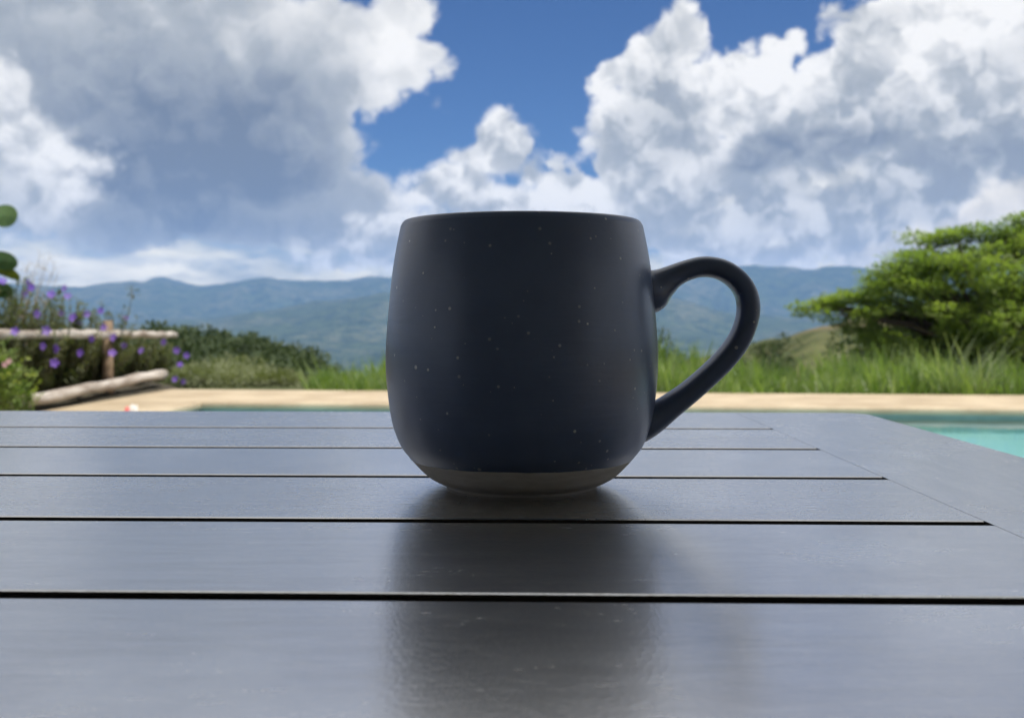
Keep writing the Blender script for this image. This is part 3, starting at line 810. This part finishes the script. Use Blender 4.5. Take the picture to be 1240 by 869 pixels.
for px, yt in ((143, 388), (-45, 380)):
    a = fp(px, yt); b = Vector((a.x, a.y, -0.05)); b += Vector((-0.10, 0, 0)); a += Vector((-0.10, 0, 0))
    v, f = tube([b - fence.location, b.lerp(a, 0.5) - fence.location, a - fence.location], [0.058, 0.054, 0.05], 10); mk('post', v, f, M['post'], fence, True)

# ------------------------------------------------------------------ violet-flowered shrubs through and behind the fence
def flower_mesh():
    V, Fc = [(0, 0, -0.012)], []
    for k in range(5):
        a = 2 * pi * k / 5; o = len(V)
        for da, r, z in ((-0.5, 0.020, 0.0), (-0.45, 0.033, 0.004), (0, 0.037, -0.002), (0.45, 0.033, 0.004), (0.5, 0.020, 0.0)):
            V.append((cos(a + da) * r, sin(a + da) * r, z))
        Fc += [(0, o, o + 1), (0, o + 1, o + 2), (0, o + 2, o + 3), (0, o + 3, o + 4)]
    me = bpy.data.meshes.new('flower'); me.from_pydata(V, [], Fc); me.update(); me.materials.append(M['petal']); return me
FL = flower_mesh()
flowers = [(45, 380), (38, 348), (62, 356), (82, 358), (73, 379), (88, 384), (105, 380), (122, 376), (18, 401), (56, 400), (125, 396), (111, 410), (52, 419), (68, 422), (97, 427), (66, 439), (136, 427), (150, 418), (171, 424),
           (198, 414), (214, 424), (226, 430), (212, 459), (137, 408), (152, 385), (34, 343), (3, 340), (95, 392), (30, 356), (218, 441), (222, 462), (78, 349)]
BU = [(8, 340, 'tallest violet-flowered shrub behind the fence, at the left edge of the picture'), (48, 345, 'violet-flowered shrub behind the fence, second from the left edge'),
      (90, 362, 'violet-flowered shrub behind the middle of the top fence rail'), (132, 374, 'violet-flowered shrub around the fence post'),
      (176, 398, 'sparse violet-flowered shrub between the post and the rail ends'), (208, 412, 'last violet-flowered shrub, trailing past the ends of the rails')]
bobj = []
for bx, ytop, lb in BU:
    g = fp(bx, 470); Y = g.y + 0.30; x = g.x - 0.28; z0 = 0.05
    o = empty('violet_flower_shrub', (x, Y, z0), label=lb, cat='flowering shrub', group='violet-flowered shrubs along the log fence'); bobj.append((bx, o))
    top = CAM_Z + (HOR - ytop) / F * Y - z0
    V, Fc, T = [], [], []
    ns_ = 84 if bx < 150 else 40
    for k in range(ns_):
        a = rng.uniform(0, 2 * pi); q = rng.random() ** 0.7 * (0.46 if bx < 150 else 0.36); hh = top * rng.uniform(0.45, 1.05)
        e = Vector((cos(a) * q, sin(a) * q, hh)); b = e * 0.25; b.z = 0
        mid = b.lerp(e, 0.55) + rvec() * 0.05
        T.append(tube([b, mid, e], [0.006, 0.004, 0.0018], 4, False))
        nl = int(64 * max(0.5, hh))
        for j in range(nl):
            t = 0.12 + 0.88 * rng.random(); p = b.lerp(mid, t / 0.55) if t < 0.55 else mid.lerp(e, (t - 0.55) / 0.45)
            dr = Vector((rng.uniform(-1, 1), rng.uniform(-1, 1), rng.uniform(-0.2, 0.9)))
            sc = 1.15 - 0.55 * t
            leaf(V, Fc, p, dr, Vector((0, 0, 1)), 0.115 * sc * rng.uniform(.6, 1.2), 0.027 * sc)
    mk('foliage', V, Fc, M['bushleaf'], o, kind='stuff')
    v, f = merge(T); mk('stems', v, f, M['stem'], o, True, kind='stuff')
for px, py in flowers:
    bx, o = min(bobj, key=lambda q: abs(q[0] - px))
    Y = fp(px, 400).y + (rng.uniform(-0.22, -0.06) if py > 396 or rng.random() < 0.6 else rng.uniform(0.1, 0.35))
    p = at(px, py, Y)
    fl = bpy.data.objects.new('flower', FL); put(fl, o)
    fl.location = p - o.location
    dirn = Vector((rng.uniform(-.6, .6), -1, rng.uniform(-0.1, 0.8))); fl.rotation_euler = dirn.to_track_quat('Z', 'Y').to_euler()
    s = rng.uniform(0.8, 1.15); fl.scale = (s, s, s)
# a lone stalk standing above the shrubs
o = bobj[4][1]; e = at(161, 352, o.location.y) - o.location
v, f = tube([(-0.05, 0, 0.1), e * 0.5 + Vector((-0.06, 0, 0.1)), e], [0.006, 0.005, 0.003], 5); mk('stalk', v, f, M['stem'], o, True)
V, Fc = [], []; clump(V, Fc, e, 0.05, 0.05, 0.06, 26, 0.06, 0.02, shell=0.1, flat=1); mk('seed_head', V, Fc, M['bushleaf'], o, kind='stuff')

# feathery dry plumes
pl = empty('feathery_plume', fp(44, 470) + Vector((-0.3, 0.25, 0)), label='dry feathery grass plume rising above the violet flowers', cat='ornamental grass')
pl.location.z = 0.05
for px, py in ((34, 318), (48, 306), (60, 312), (68, 318), (40, 326), (54, 322), (72, 328)):
    e = at(px, py, pl.location.y) - pl.location
    b = Vector((rng.uniform(-.03, .03), 0, 0)); mid = b.lerp(e, 0.6) + Vector((-0.03, 0, 0))
    T = [tube([b, mid, e], [0.004, 0.003, 0.001], 4, False)]
    for j in range(26):
        t = 0.55 + 0.45 * rng.random(); p = b.lerp(mid, t / 0.6) if t < 0.6 else mid.lerp(e, (t - 0.6) / 0.4)
        q = p + Vector((rng.uniform(-.10, .10), rng.uniform(-.1, .1), rng.uniform(0.02, 0.09)))
        T.append(tube([p, q], [0.0016, 0.0008], 3, False))
    v, f = merge(T); mk('plume', v, f, M['dry'], pl, kind='stuff')

# plant with big round leaves at the left edge
rp = empty('round_leaf_plant', (-4.35, 8.7, 0.04), label='plant with large round leaves cut by the left edge', cat='plant')
def round_leaf(px, py, w, h, mat, tilt, roll=0.0):
    c = at(px, py, 8.7 + rng.uniform(-.1, .1)) - rp.location; n = 22; V = [(0, 0, 0.0)]; Fc = []
    for k in range(n):
        a = 2 * pi * k / n; V.append((cos(a) * w / 2, sin(a) * h / 2, 0.012 * cos(2 * a)))
    Fc = [(0, 1 + k, 1 + (k + 1) % n) for k in range(n)]
    o = mk('leaf', V, Fc, mat, rp, False); o.location = c; o.rotation_euler = (radians(90 + tilt), roll, rng.uniform(-.25, .25))
    sm = o.modifiers.new('thick', 'SOLIDIFY'); sm.thickness = 0.003
    return c
cs = [round_leaf(6, 261, 0.20, 0.195, M['round'], -12), round_leaf(3, 316, 0.25, 0.155, M['round'], 14, 0.15), round_leaf(8, 330, 0.27, 0.11, M['round_y'], 28, 0.3), round_leaf(-20, 285, 0.2, 0.18, M['round'], 10), round_leaf(-30, 350, 0.24, 0.18, M['round'], 5), round_leaf(2, 352, 0.2, 0.14, M['round'], 20)]
tops = at(-16, 250, 8.75) - rp.location
v, f = tube([(0, 0, 0), tops * 0.5 + Vector((-0.05, 0.02, 0)), tops], [0.014, 0.010, 0.006], 7); mk('stem', v, f, M['stem'], rp, True)
for c in cs:
    k = max(0.1, min(1, c.z / tops.z)); s = Vector((tops.x * k - 0.02, tops.y * k, c.z - 0.04))
    v, f = tube([s, c + Vector((0, 0.004, 0))], [0.005, 0.004], 5); mk('leaf_stalk', v, f, M['stem'], rp, True)

# light green shrub low at the left edge
ls = empty('light_green_shrub', (-4.15, 7.9, 0.04), label='low light green shrub with a few yellow leaves at the lower left edge', cat='shrub')
V, Fc = [], []
for px, py, r_ in ((-20, 445, 0.22), (2, 440, 0.11), (14, 458, 0.10), (24, 478, 0.08), (4, 472, 0.15), (-10, 488, 0.2), (22, 494, 0.11)):
    clump(V, Fc, at(px, py, 7.75 + rng.uniform(-.15, .25)) - ls.location, r_, r_, r_, 130, 0.06, 0.028, shell=0.1, flat=0.9)
for k in range(26):                                  # loose shoots past the outline
    px, py = rng.uniform(-10, 50), rng.uniform(408, 492)
    if px > 30 and py < 440: continue
    e = at(px, py, 7.7) - ls.location; b = at(px - rng.uniform(20, 45), py + rng.uniform(15, 50), 7.8) - ls.location
    for j in range(12):
        leaf(V, Fc, b.lerp(e, 0.3 + 0.7 * j / 11) + rvec() * 0.012, (e - b).normalized() + rvec() * 0.9, Vector((0, -0.4, 1)), rng.uniform(0.035, 0.065), 0.022)
mk('foliage', V, Fc, M['lime'], ls, kind='stuff')
V, Fc = [], []
for px, py in ((46, 466), (38, 455), (28, 432), (7, 452), (20, 462), (44, 474)):
    for _ in range(3): leaf(V, Fc, at(px, py, 7.6) - ls.location + rvec() * 0.015, rvec(), Vector((0, -1, 0.4)), 0.05, 0.028)
mk('yellow_leaves', V, Fc, M['round_y'], ls, kind='stuff')
for px, py in ((11, 437), (6, 441)):
    o = bpy.data.objects.new('pink_flower', FL.copy()); o.data.materials[0] = M['pink']; put(o, ls); o.location = at(px, py, 7.55) - ls.location; o.rotation_euler = (radians(80), 0, 0); o.scale = (0.6,) * 3
for e in ((0.2, -0.1, 0.4), (0.35, 0.05, 0.3), (0.1, 0.0, 0.5)):
    v, f = tube([(0, 0, 0), Vector(e) * 0.5 + Vector((0, 0, 0.05)), e], [0.012, 0.008, 0.004], 5); mk('stem', v, f, M['stem'], ls, True)

# crumpled red and white thing left on the deck
def crumple(cx, cy, w, d_, h, seed):
    V, Fc = [], []; n = 12
    for i in range(n + 1):
        for j in range(n + 1):
            a, b = i / n * 2 - 1, j / n * 2 - 1; k = max(0.0, 1 - max(abs(a), abs(b)) ** 2)
            z = h * k ** 0.5 * (0.75 + 0.6 * mnoise.noise(Vector((a * 2.2, b * 2.2, seed))))
            V.append((cx + a * w / 2 + 0.012 * mnoise.noise(Vector((b * 3, a, seed + 4))), cy + b * d_ / 2, max(0.0, z)))
    for i in range(n):
        for j in range(n): q = i * (n + 1) + j; Fc.append((q, q + n + 1, q + n + 2, q + 1))
    return V, Fc
b_ = at(165, 497, 9.0)
tw = empty('crumpled_cloth', (b_.x, 8.9, 0.001), label='small red and white crumpled item left on the tan pool deck', cat='cloth')
v, f = crumple(0.012, 0, 0.055, 0.07, 0.068, 1.0); mk('white_half', v, f, M['white'], tw, True)
v, f = crumple(-0.03, -0.012, 0.045, 0.06, 0.045, 7.0); mk('red_half', v, f, M['red'], tw, True)
